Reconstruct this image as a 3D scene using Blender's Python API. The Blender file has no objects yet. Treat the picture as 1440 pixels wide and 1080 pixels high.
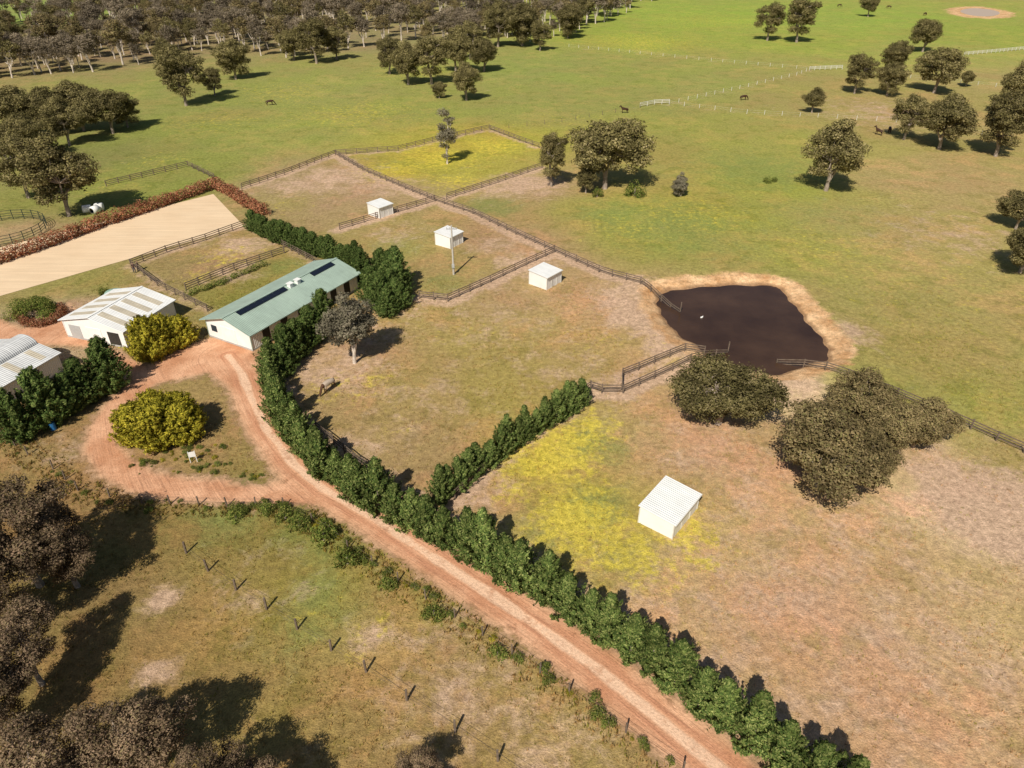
import bpy, math, random
import numpy as np
from mathutils import Vector, Matrix
random.seed(7); rng=np.random.default_rng(7)
scene=bpy.context.scene
H=46.0; PITCH=math.radians(33.4); F=1000.0
SP,CP=math.sin(PITCH),math.cos(PITCH)
# ---- survey helpers: convert a sighted bearing/depression into ground metres
def G(u,v,h=0.0):
    t=(v-540)/F; d=SP+t*CP; k=(H-h)/d
    return np.array([(u-720)/F*k,(CP-t*SP)*k])
def dist(v,h=0.0): return (H-h)/(SP+(v-540)/F*CP)
def lin(c): 
    c=np.array(c,float)/255.0
    return np.where(c<=0.04045,c/12.92,((c+0.055)/1.055)**2.4)
# ---------------------------------------------------------------- materials
class N:
    def __init__(s,name):
        s.m=bpy.data.materials.new(name); s.m.use_nodes=True; s.t=s.m.node_tree; s.t.nodes.clear()
        s.out=s.n('ShaderNodeOutputMaterial')
    def n(s,ty,**k):
        x=s.t.nodes.new(ty)
        for a,b in k.items(): setattr(x,a,b)
        return x
    def l(s,a,b): s.t.links.new(a,b)
    def setin(s,node,i,v):
        if isinstance(v,bpy.types.NodeSocket): s.l(v,node.inputs[i])
        elif v is not None: node.inputs[i].default_value=v
    def pos(s): return s.n('ShaderNodeNewGeometry').outputs['Position']
    def obj(s): return s.n('ShaderNodeTexCoord').outputs['Object']
    def noise(s,vec,scale,detail=4,rough=.55,dist=0):
        x=s.n('ShaderNodeTexNoise'); s.l(vec,x.inputs['Vector']); x.inputs['Scale'].default_value=scale
        x.inputs['Detail'].default_value=detail; x.inputs['Roughness'].default_value=rough; x.inputs['Distortion'].default_value=dist
        return x.outputs['Fac']
    def math(s,op,a,b=None,c=None):
        x=s.n('ShaderNodeMath',operation=op); s.setin(x,0,a); s.setin(x,1,b); s.setin(x,2,c); return x.outputs[0]
    def mr(s,v,a,b,c,d,smooth=False):
        x=s.n('ShaderNodeMapRange'); 
        if smooth: x.interpolation_type='SMOOTHSTEP'
        s.setin(x,0,v)
        for i,q in enumerate((a,b,c,d)): s.setin(x,i+1,q)
        return x.outputs[0]
    def mix(s,f,a,b,mode='MIX'):
        x=s.n('ShaderNodeMix',data_type='RGBA',blend_type=mode); s.setin(x,0,f)
        for i,q in ((6,a),(7,b)):
            if not isinstance(q,bpy.types.NodeSocket): q=(*q[:3],1)
            s.setin(x,i,q)
        return x.outputs[2]
    def scale(s,c,f):
        x=s.n('ShaderNodeVectorMath',operation='SCALE'); s.setin(x,0,c); s.l(f,x.inputs['Scale']); return x.outputs[0]
    def attr(s,name): return s.n('ShaderNodeAttribute',attribute_name=name)
    def bump(s,h,strength=.5,distance=.05,normal=None):
        x=s.n('ShaderNodeBump'); s.l(h,x.inputs['Height']); x.inputs['Strength'].default_value=strength; x.inputs['Distance'].default_value=distance
        if normal is not None: s.l(normal,x.inputs['Normal'])
        return x.outputs[0]
    def pr(s,col,rough=.8,spec=.2,metal=0,normal=None):
        x=s.n('ShaderNodeBsdfPrincipled'); s.setin(x,'Base Color',col if isinstance(col,bpy.types.NodeSocket) else (*col[:3],1))
        s.setin(x,'Roughness',rough); x.inputs['Specular IOR Level'].default_value=spec; x.inputs['Metallic'].default_value=metal
        if normal is not None: s.l(normal,x.inputs['Normal'])
        return x.outputs[0]
    def fin(s,sh): s.l(sh,s.out.inputs[0]); return s.m
def simple(name,c,rough=.7,var=.2,scale=1.5,spec=.2,metal=0,bump=0.0):
    m=N(name); p=m.obj(); n=m.noise(p,scale,4,.65); f=m.mr(n,.3,.7,1-var,1+var)
    n2=m.noise(p,scale*7,3,.6); f=m.math('MULTIPLY',f,m.mr(n2,.3,.7,1-var*.6,1+var*.6))
    nn=m.bump(n2,.5,bump) if bump else None
    return m.fin(m.pr(m.scale(c,f),rough,spec,metal,nn))
def leafmat(name,cs,trans=.25,nscale=.6,var=.35):
    m=N(name); g=m.n('ShaderNodeNewGeometry'); r=g.outputs['Random Per Island']
    ramp=m.n('ShaderNodeValToRGB'); e=ramp.color_ramp.elements
    e[0].color=(*cs[0],1); e[1].color=(*cs[-1],1)
    for i,c in enumerate(cs[1:-1]): 
        q=e.new((i+1)/(len(cs)-1)); q.color=(*c,1)
    m.l(r,ramp.inputs[0])
    n=m.noise(g.outputs['Position'],nscale,2); f=m.mr(n,.3,.7,1-var,1+var)
    o=m.n('ShaderNodeObjectInfo').outputs['Random']; f=m.math('MULTIPLY',f,m.mr(o,0,1,.8,1.22))
    c=m.scale(ramp.outputs[0],f)
    p=m.n('ShaderNodeBsdfDiffuse'); m.l(c,p.inputs[0]); t=m.n('ShaderNodeBsdfTranslucent'); m.l(c,t.inputs[0])
    mx=m.n('ShaderNodeMixShader'); mx.inputs[0].default_value=trans; m.l(p.outputs[0],mx.inputs[1]); m.l(t.outputs[0],mx.inputs[2])
    return m.fin(mx.outputs[0])
def metalroof(name,c,axis=0,freq=5,var=.12,rough=.45):
    m=N(name); p=m.obj(); sx=m.n('ShaderNodeSeparateXYZ'); m.l(p,sx.inputs[0])
    w=m.math('SINE',m.math('MULTIPLY',sx.outputs[axis],freq*6.283)); 
    n=m.noise(p,.5,5,.6); mp=m.n('ShaderNodeMapping'); m.l(p,mp.inputs[0]); mp.inputs['Scale'].default_value=(3,.4,.4) if axis==0 else (.4,3,.4)
    n2=m.noise(mp.outputs[0],1.5,5,.6)
    f=m.math('MULTIPLY',m.mr(n,.3,.7,1-var,1+var),m.mr(n2,.3,.7,1-var,1+var)); f=m.math('MULTIPLY',f,m.mr(w,-1,1,.92,1.04))
    return m.fin(m.pr(m.scale(c,f),rough,.4,0,m.bump(w,.6,.03)))
M={}
M['bark']=simple('gum_bark',(.32,.26,.21),.9,.35,1.2)
M['barkpale']=simple('pale_gum_bark',(.60,.52,.44),.9,.3,1.2)
M['gum']=leafmat('gum_foliage',[(.09,.08,.032),(.155,.135,.052),(.22,.185,.075),(.31,.255,.13)],.2,.45,.48)
M['gumb']=leafmat('brown_gum_foliage',[(.12,.092,.042),(.20,.155,.07),(.29,.22,.115),(.19,.175,.065)],.2,.5,.48)
M['gumf']=leafmat('bronze_gum_foliage',[(.11,.08,.05),(.19,.135,.08),(.28,.19,.125),(.17,.14,.065)],.2,.6,.5)
M['gumg']=leafmat('grey_gum_foliage',[(.14,.125,.08),(.21,.185,.13),(.28,.24,.17),(.17,.165,.10)],.2,.5,.4)
M['gumw']=leafmat('woodland_gum_foliage',[(.12,.10,.06),(.185,.15,.095),(.25,.20,.14),(.32,.255,.19)],.2,.12,.35)
M['con']=leafmat('cypress_foliage',[(.045,.075,.022),(.085,.125,.032),(.15,.195,.05),(.30,.32,.11)],.25,.7,.42)
M['cond']=leafmat('dark_cypress_foliage',[(.038,.066,.020),(.066,.105,.026),(.11,.15,.04),(.19,.22,.07)],.25,.6,.35)
M['gold']=leafmat('golden_cypress_foliage',[(.13,.13,.016),(.26,.235,.025),(.42,.36,.04),(.56,.46,.06)],.28,.8,.4)
M['red']=leafmat('photinia_foliage',[(.16,.06,.035),(.36,.13,.07),(.48,.24,.14),(.22,.16,.06)],.25,.8,.35)
M['shrub']=leafmat('shrub_foliage',[(.06,.09,.02),(.11,.145,.03),(.18,.205,.045),(.3,.27,.08)],.25,1,.35)
M['timber']=simple('weathered_timber',(.16,.12,.09),.9,.35,3)
M['white']=simple('white_paint',(.82,.81,.78),.55,.06,.9)
M['whitefence']=simple('white_fence_paint',(.66,.64,.58),.6,.08,2)
M['wall']=metalroof('white_steel_cladding',(.84,.83,.80),0,4,.05,.5)
M['groof']=metalroof('green_steel_roof',(.37,.47,.39),0,4,.10,.45)
M['zroof']=metalroof('zinc_steel_roof',(.66,.66,.65),0,4,.14,.4)
M['shroof']=metalroof('white_steel_roof',(.86,.855,.83),0,4,.06,.45)
M['sky']=metalroof('fibreglass_skylight',(.58,.51,.39),0,4,.12,.4)
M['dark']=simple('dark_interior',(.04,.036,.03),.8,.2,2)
M['solar']=simple('solar_glass',(.012,.016,.028),.12,.1,2,.6)
M['glass']=simple('window_glass',(.04,.05,.06),.1,.1,2,.6)
M['frame']=simple('grey_trim',(.42,.42,.41),.5,.1,2)
M['teal']=simple('green_tank_plastic',(.28,.42,.34),.5,.1,2)
# ---------------------------------------------------------------- mesh helpers
def mk(name,V,Fc,mats,midx=None,smooth=False):
    me=bpy.data.meshes.new(name)
    me.from_pydata(V.tolist() if hasattr(V,'tolist') else V,[],Fc.tolist() if hasattr(Fc,'tolist') else Fc)
    for m in mats: me.materials.append(m)
    if midx is not None: me.polygons.foreach_set('material_index',np.asarray(midx,dtype=np.int32))
    if smooth: me.polygons.foreach_set('use_smooth',np.ones(len(me.polygons),dtype=bool))
    me.update(); return me
def ob(name,me,loc=(0,0,0),rot=0,scale=1,parent=None):
    o=bpy.data.objects.new(name,me); scene.collection.objects.link(o); o.location=loc; o.rotation_euler=(0,0,rot)
    o.scale=(scale,)*3 if not hasattr(scale,'__len__') else scale
    if parent: o.parent=parent
    return o
def empty(name,loc=(0,0,0),rot=0):
    o=bpy.data.objects.new(name,None); scene.collection.objects.link(o); o.location=loc; o.rotation_euler=(0,0,rot); return o
class MB:
    def __init__(s): s.V=[];s.F=[];s.M=[]
    def hexa(s,p,m=0):
        b=len(s.V); s.V+= [tuple(q) for q in p]
        for f in ((0,3,2,1),(4,5,6,7),(0,1,5,4),(1,2,6,5),(2,3,7,6),(3,0,4,7)): s.F.append([b+i for i in f]); s.M.append(m)
    def box(s,x0,x1,y0,y1,z0,z1,m=0):
        s.hexa([(x0,y0,z0),(x1,y0,z0),(x1,y1,z0),(x0,y1,z0),(x0,y0,z1),(x1,y0,z1),(x1,y1,z1),(x0,y1,z1)],m)
    def beam(s,a,b,w,h,m=0):
        a=Vector(a);b=Vector(b); d=(b-a).normalized(); up=Vector((0,0,1))
        if abs(d.z)>.95: up=Vector((0,1,0))
        sd=d.cross(up).normalized()*w/2; u=sd.cross(d).normalized()*h/2
        s.hexa([a-sd-u,a+sd-u,a+sd+u,a-sd+u,b-sd-u,b+sd-u,b+sd+u,b-sd+u],m)
    def poly(s,pts,m=0):
        b=len(s.V); s.V+=[tuple(q) for q in pts]; s.F.append(list(range(b,b+len(pts)))); s.M.append(m)
    def mesh(s,name,mats): return mk(name,s.V,s.F,mats,s.M)
def tube(path,rad,n=6):
    path=np.array(path,float); V=[];Fc=[]
    for i,p in enumerate(path):
        d=path[min(i+1,len(path)-1)]-path[max(i-1,0)]; d/=np.linalg.norm(d)+1e-9
        a=np.cross(d,[.3,.9,.1]); a/=np.linalg.norm(a)+1e-9; b=np.cross(d,a)
        for k in range(n):
            t=2*math.pi*k/n; V.append(p+rad[i]*(a*math.cos(t)+b*math.sin(t)))
    for i in range(len(path)-1):
        for k in range(n): Fc.append([i*n+k,i*n+(k+1)%n,(i+1)*n+(k+1)%n,(i+1)*n+k])
    return np.array(V),np.array(Fc)
def unit(a): return a/(np.linalg.norm(a,axis=1,keepdims=True)+1e-9)
def leaves(C,A,L,W,r,nrm=None):
    n=len(C); R=r.normal(size=(n,3))
    if nrm is not None:
        Nn=unit(nrm); A=unit(np.cross(Nn,A+R*.7)); B=np.cross(Nn,A)
    else:
        A=unit(A); B=unit(np.cross(A,R))
    L=np.broadcast_to(L,(n,))[:,None]; W=np.broadcast_to(W,(n,))[:,None]
    V=np.stack([C-A*L*.5,C+B*W*.5,C+A*L*.5,C-B*W*.5],1).reshape(-1,3)
    return V,np.arange(4*n).reshape(n,4)
def combine(parts):
    Vs=[];Fs=[];Ms=[];o=0
    for V,Fc,m in parts:
        Vs.append(V);Fs.append(Fc+o);Ms.append(np.full(len(Fc),m));o+=len(V)
    return np.concatenate(Vs),np.concatenate(Fs),np.concatenate(Ms)
# ---------------------------------------------------------------- trees
def gum(name,seed,W=10,Ht=10,crown=.44,ncl=46,nl=520,ls=.30,clr=1.25,leaf='gum',bark='bark',zc=.55):
    r=np.random.default_rng(seed); parts=[]; cz=Ht*zc; rx=W/2-clr*.7; rz=Ht*crown-clr*.5
    cl=[];tries=0
    ph=r.uniform(0,6.28,3)
    while len(cl)<ncl and tries<6000:
        tries+=1
        d=r.normal(size=3); d/=np.linalg.norm(d); q=r.uniform(.3,1)**.55
        az=math.atan2(d[1],d[0])
        irr=.80+.16*math.sin(2*az+ph[0])+.12*math.sin(3*az+ph[1])+.1*math.sin(5*d[2]+ph[2])
        p=np.array([d[0]*rx*q*irr,d[1]*rx*q*irr,cz+d[2]*rz*q*(.85+.2*math.sin(az*2+ph[1]))])
        if d[2]<-.45 and r.random()<.6: continue
        if all(np.linalg.norm(p-c)>clr*.78 for c in cl): cl.append(p)
        elif tries>4000: cl.append(p)
    tr=W*.026; lean=r.uniform(-.5,.5,2)
    base=[np.array([0,0,-.3]),np.array([lean[0]*.3,lean[1]*.3,Ht*.12]),np.array([lean[0],lean[1],Ht*.26])]
    parts.append(tube(base,[tr*1.25,tr,tr*.8],8)+(0,))
    mains=[]
    for k in range(6):
        c=cl[r.integers(len(cl))]; m=base[2]*.4+c*.6; m[2]-=.4
        parts.append(tube([base[1+(k%2)],base[2]*.6+m*.4+r.normal(size=3)*.25,m],[tr*.7,tr*.5,tr*.33],6)+(0,)); mains.append(m)
    for c in cl:
        s=min(mains,key=lambda q:np.linalg.norm(q-c)); mid=(s+c)/2+r.normal(size=3)*.3
        parts.append(tube([s,mid,c],[tr*.3,tr*.2,.03],4)+(0,))
    for c in cl:
        R=clr*r.uniform(.5,1.25); k=int(nl*(R/clr)**2*1.15)
        d=unit(r.normal(size=(k,3)))
        q=r.uniform(.25,1.08,k)**.5; q*=1+.4*np.sin(d[:,0]*5+c[0]*3)*np.sin(d[:,1]*5+c[1])*np.sin(d[:,2]*4+seed)
        C=c+d*(q*R)[:,None]*np.array([1.1,1.1,.68])
        nr=d*.9+np.array([0,0,.45])+r.normal(size=(k,3))*.55
        V,Fc=leaves(C,np.tile([0,0,1.],(k,1)),ls*r.uniform(.6,1.4,k),ls*.5*r.uniform(.7,1.3,k),r,nr); parts.append((V,Fc,1))
    V,Fc,Mi=combine(parts)
    return mk(name,V,Fc,[M[bark],M[leaf]],Mi),W,Ht,cz
def conifer(name,seed,h=4.9,R=1.75,nb=80,per=110,leaf='con',ls=.21,power=.95,lift=.95,jr=(.5,1.28),sp=(.19,.03)):
    r=np.random.default_rng(seed); parts=[tube([(0,0,-.2),(0,0,h*.9)],[.12,.02],6)+(0,)]
    CC=[];AA=[];LL=[];NN=[]
    for i in range(nb):
        t=(i+r.random())/nb; t=t**1.1; z=h*(.03+.86*t)
        rr=R*((1-t)**power)*(.72+.28*min(1,t/.12))*r.uniform(*jr)+.15
        az=i*2.39996+r.normal()*.3; d=np.array([math.cos(az),math.sin(az),0])
        li=lift*r.uniform(.6,1.3)*(rr+.2)
        s=r.uniform(.1,1,per)**.65
        spread=sp[0]*(1.12-s)*(1 if t<.8 else .7)+sp[1]
        core=np.array([0,0,z-li*.45])+d*(s*rr)[:,None]+np.array([0,0,1])*(li*(s**1.6))[:,None]
        pts=core+r.normal(size=(per,3))*spread[:,None]
        NN.append(d*.6+np.array([0,0,.5])+(pts-core)*4+r.normal(size=(per,3))*.4)
        pts[:,2]=np.abs(pts[:,2])
        CC.append(pts);AA.append(d+np.array([0,0,.8])+r.normal(size=(per,3))*.3);LL.append(np.full(per,ls)*r.uniform(.7,1.4,per))
    C=np.concatenate(CC);A=np.concatenate(AA);L=np.concatenate(LL);Nn=unit(np.concatenate(NN))
    A=unit(A-Nn*(A*Nn).sum(1,keepdims=True)); B=np.cross(Nn,A); Wd=L*.42
    V=np.stack([C-A*L[:,None]*.5,C+B*Wd[:,None]*.5,C+A*L[:,None]*.5,C-B*Wd[:,None]*.5],1).reshape(-1,3)
    parts.append((V,np.arange(len(V)).reshape(-1,4),1))
    V,Fc,Mi=combine(parts); return mk(name,V,Fc,[M['bark'],M[leaf]],Mi)
def blob(name,seed,rx,ry,rz,leaf,n=9000,ls=.22,lumps=22,lr=.35):
    r=np.random.default_rng(seed); parts=[]
    for i in range(lumps):
        d=r.normal(size=3); d/=np.linalg.norm(d); d[2]=abs(d[2])
        c=np.array([d[0]*rx*.72,d[1]*ry*.72,d[2]*rz*.68+rz*.12]); k=n//lumps
        e=unit(r.normal(size=(k,3))); q=r.uniform(.35,1,k)**.5
        C=c+e*q[:,None]*np.array([rx,ry,rz])*lr*r.uniform(.8,1.2); C[:,2]=np.abs(C[:,2])
        V,Fc=leaves(C,e+np.array([0,0,.5]),ls*r.uniform(.7,1.3,k),ls*.45,r,e+np.array([0,0,.4])+r.normal(size=(k,3))*.5); parts.append((V,Fc,1))
    parts.append(tube([(0,0,-.1),(0,0,rz*.6)],[.1,.04],5)+(0,))
    V,Fc,Mi=combine(parts); return mk(name,V,Fc,[M['bark'],M[leaf]],Mi)
GUM=[gum('gum_mesh_a',1),gum('gum_mesh_b',2,Ht=9.5,ncl=50),gum('gum_mesh_c',3,Ht=9,ncl=48),gum('gum_mesh_d',14,Ht=11,ncl=40)]
GUMB=[gum('gum_mesh_e',5,Ht=8,leaf='gumb',ncl=46,nl=600,ls=.25,clr=1.12),gum('gum_mesh_f',6,Ht=7.6,leaf='gumb',ncl=46,nl=600,ls=.25,clr=1.08)]
GUMW=[gum('gum_mesh_w',33,W=12,Ht=7,leaf='gum',ncl=62,nl=560,ls=.25,clr=1.1,crown=.46,zc=.54)]
GUMF=[gum('gum_mesh_n',15,W=10,Ht=11,leaf='gumf',ncl=44,nl=600,ls=.22,clr=1.0,crown=.36,zc=.62),gum('gum_mesh_o',16,W=10,Ht=11,leaf='gumf',ncl=42,nl=600,ls=.22,clr=1.0,crown=.36,zc=.62)]
GUMG=[gum('gum_mesh_g',8,W=8,Ht=10,leaf='gumg',bark='barkpale',ncl=34,clr=1.05,nl=420,zc=.6,crown=.4)]
GUMT=[gum('gum_mesh_t',9,W=6,Ht=11,leaf='gumg',bark='barkpale',ncl=22,clr=.95,nl=260,crown=.46)]
WOOD=[gum('wood_gum_%d'%i,20+i,W=9,Ht=12+i%3,crown=.33,ncl=22,nl=140,ls=.48,clr=1.35,leaf=['gumw','gumb','gumw','gum'][i%4],bark='barkpale',zc=.65) for i in range(7)]
CON=[conifer('cypress_mesh_%d'%i,40+i) for i in range(6)]
COND=[conifer('dark_cypress_mesh_%d'%i,50+i,h=6,R=2.3,nb=170,per=90,leaf='cond',power=.6,lift=.65,ls=.24,jr=(.55,1.22),sp=(.23,.04)) for i in range(3)]
GOLD=[conifer('golden_cypress_mesh_%d'%i,60+i,h=4.5,R=2.4,nb=200,per=90,leaf='gold',power=.42,ls=.24,lift=.55,jr=(.65,1.14),sp=(.25,.05)) for i in range(2)]
def tree(u,v,w,kinds,name='gum_tree',parent=None,sz=1.0):
    me,W,Ht,cz=kinds[random.randrange(len(kinds))]; s=1
    for _ in range(4): s=w/F*dist(v,s*cz)/W
    p=G(u,v,s*cz*sz)
    return ob(name,me,(p[0],p[1],0),random.uniform(0,6.28),(s,s,s*sz),parent)
T=[(855,207,120,GUM),(777,215,50,GUM,'gum_tree',None,1.5),(825,250,40,GUM),(1175,212,104,GUM),(655,110,54,GUM),(617,124,26,GUM),
 (250,98,80,GUM),(325,78,60,GUM),(297,110,38,GUM),(232,75,50,GUM),(75,240,120,GUM),(20,225,90,GUM),(18,150,80,GUM),(62,150,74,GUM),(105,142,78,GUM),(148,150,74,GUM),(172,152,50,GUM),(30,185,70,GUM),(85,165,70,GUM),(5,195,60,GUM),
 (1085,24,50,GUM),(1128,20,60,GUM),(1210,97,54,GUM),(1255,106,52,GUM),(1263,76,50,GUM),(1305,45,52,GUM),(1325,92,74,GUM),(1362,108,26,GUM),(1146,138,36,GUM),
 (1282,158,62,GUM),(1335,166,88,GUM),(1420,165,90,GUM),(1440,120,80,GUM),(1440,292,64,GUM),(1450,345,84,GUM),
 (545,72,50,GUM),(572,84,60,GUM),(605,76,66,GUM),(640,66,60,GUM),(680,72,54,GUM),(660,50,50,GUM),(440,50,60,GUM),(410,58,50,GUM),(470,55,44,GUM),(700,30,60,GUM),(735,28,64,GUM),(800,25,50,GUM),(760,45,40,GUM)]
for a in T: tree(*a)
o=tree(1018,550,180,GUMW); o.rotation_euler[2]=.4
for a in [(1168,625,185,GUMB),(1220,560,125,GUMB),(1225,640,110,GUMB),(1298,592,110,GUMB),(1255,600,110,GUMB),(10,735,190,GUMF),(80,765,130,GUMF),(-50,830,170,GUMF),(25,905,140,GUMF),(175,1040,180,GUMF),(60,1085,190,GUMF),(590,1085,90,GUMF),(285,1100,150,GUMF),(-20,990,140,GUMF),(360,1125,130,GUMF)]: tree(*a)
tree(490,452,92,GUMG); tree(627,188,42,GUMT)
tree(1225,5,30,GUM)
def inpoly(P,poly):
    x,y=P[...,0],P[...,1]; c=np.zeros(x.shape,bool); n=len(poly)
    for i in range(n):
        x0,y0=poly[i]; x1,y1=poly[(i+1)%n]
        c^=((y0>y)!=(y1>y))&(x<(x1-x0)*(y-y0)/((y1-y0) if y1!=y0 else 1e-9)+x0)
    return c
wp=[G(*q) for q in [(-150,128),(0,115),(110,104),(200,92),(300,70),(400,84),(500,70),(560,60),(640,72),(700,56),(760,60),(830,42),(880,20),(915,5)]]+[np.array([170,640]),np.array([-720,640])]
woodland=empty('distant_woodland_trees')
cnt=0; cell={}
r=np.random.default_rng(5)
for _ in range(11000):
    q=np.array([r.uniform(-620,170),190+450*r.random()])
    if abs(q[0])>q[1]*.85+30 or not inpoly(q[None],wp)[0]: continue
    dn=.58+.5*math.sin(q[0]*.045+1+1.3*math.sin(q[1]*.02))*math.sin(q[1]*.04+.8*math.sin(q[0]*.03))
    if q[1]<330: dn+=.2
    if q[0]<-220 and q[1]>420: dn-=.4
    if r.random()>dn: continue
    key=(int(q[0]//6),int(q[1]//6))
    if any(np.linalg.norm(q-z)<4.4 for i in (-1,0,1) for j in (-1,0,1) for z in cell.get((key[0]+i,key[1]+j),[])): continue
    cell.setdefault(key,[]).append(q)
    me,W,Ht,cz=random.choice(WOOD); s=random.uniform(.6,1.25)
    ob('woodland_gum',me,(q[0],q[1],0),random.uniform(0,6.28),(s*random.uniform(.85,1.2),s*random.uniform(.85,1.2),s),woodland); cnt+=1
print('woodland',cnt)
# hedges
def walk(px,h,step):
    pts=[G(u,v,h) for u,v in px]; out=[];acc=0
    for a,b in zip(pts[:-1],pts[1:]):
        L=np.linalg.norm(b-a); t=acc
        while t<L: out.append(a+(b-a)*t/L); t+=step
        acc=t-L
    return out
def hedge(name,px,meshes,h,step,s0,jit=.25,sv=.15):
    e=empty(name)
    for q in walk(px,h*.5,step):
        s=s0*random.uniform(1-sv,1+sv); o=ob('cypress',random.choice(meshes),(q[0]+random.uniform(-jit,jit),q[1]+random.uniform(-jit,jit),0),random.uniform(0,6.28),(s,s,s*random.uniform(.85,1.2)),e)
        o.rotation_euler[0]=random.uniform(-.07,.07); o.rotation_euler[1]=random.uniform(-.07,.07)
    return e
hedge('driveway_cypress_hedge',[(378,500),(378,530),(388,560),(412,600),(450,640),(510,682),(570,712),(630,742),(700,780),(770,820),(840,862),(910,905),(970,950),(1030,995),(1090,1035),(1150,1075),(1220,1120)],CON,4.4,2.0,1.02)
hedge('paddock_cypress_hedge',[(820,552),(790,570),(740,598),(690,630),(650,662),(612,690)],CON,3.4,1.45,.82)
hedge('stable_cypress_hedge',[(450,440),(430,458),(405,480),(385,505)],COND,5.5,2.2,.9)
hedge('stable_cypress_hedge',[(355,308),(385,322),(420,334),(460,347),(500,362)],COND,4,1.9,.72)
hedge('stable_cypress_hedge',[(510,372),(545,368),(560,395),(520,400),(545,415),(565,400)],COND,6,2.4,1.0)
hedge('yard_cypress_hedge',[(22,585),(60,565),(100,542),(140,520),(158,512)],COND,5.5,2.6,1.05)
hedge('golden_cypress_hedge',[(205,482),(235,468),(270,452)],GOLD,4.5,2.2,.96)
gc=empty('golden_cypress_clump')
c0=G(222,590,2.4)
for dx,dy,s in [(-2.6,-.2,1),(0,-.9,1.1),(2.4,.1,1.0),(-1.2,1.7,1.05),(1.3,1.8,1.0),(0,.4,1.12)]:
    ob('golden_cypress',GOLD[int(s*10)%2],(c0[0]+dx,c0[1]+dy,0),random.uniform(0,6),s*1.04,gc)
# ---------------------------------------------------------------- ground data
def segdist(P,a,b):
    d=b-a; t=np.clip(((P-a)@d)/(d@d+1e-9),0,1); return np.linalg.norm(P-(a+t[...,None]*d),axis=-1),t
def pldist(P,pts):
    m=np.full(P.shape[:-1],1e9)
    for a,b in zip(pts[:-1],pts[1:]): m=np.minimum(m,segdist(P,a,b)[0])
    return m
def polysd(P,poly):
    d=pldist(P,list(poly)+[poly[0]]); return np.where(inpoly(P,poly),-d,d)
def smooth_closed(pts,n=3):
    pts=[np.array(p) for p in pts]
    for _ in range(n):
        q=[]
        for i in range(len(pts)):
            a,b=pts[i],pts[(i+1)%len(pts)]; q+=[a*.75+b*.25,a*.25+b*.75]
        pts=q
    return pts
POND=smooth_closed([G(*q) for q in [(924,428),(934,406),(975,402),(1035,397),(1090,399),(1108,413),(1134,447),(1164,480),(1170,496),(1140,510),(1110,519),(1070,522),(1030,514),(988,491),(952,462)]],2)
FAR=smooth_closed([G(*q) for q in [(1335,15),(1360,9),(1400,12),(1420,19),(1400,26),(1360,24)]],2)
def gz(P):
    P=np.asarray(P,float); sd=polysd(P,POND)
    wob=.28*np.sin(P[...,0]*1.1+np.sin(P[...,1]*.9))+.18*np.sin(P[...,1]*2.1+P[...,0]*.7)
    return np.interp(sd+wob*np.exp(-(sd/4)**2),[-8,-2,0,1.2,3,6,9],[-2.2,-1.0,-.45,.0,.35,.15,0])
def axis(lo,hi,dlo,dhi,step,g=1.06):
    mid=list(np.arange(dlo,dhi+.01,step)); s=step;x=dhi;a=[]
    while x<hi: s*=g; x+=s; a.append(x)
    s=step;x=dlo;b=[]
    while x>lo: s*=g; x-=s; b.append(x)
    return np.array(b[::-1]+mid+a)
xs=axis(-4500,4500,-75,75,.55,1.035); ys=axis(-3500,6000,18,135,.55,1.022)
XX,YY=np.meshgrid(xs,ys); P=np.stack([XX,YY],-1)
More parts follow.
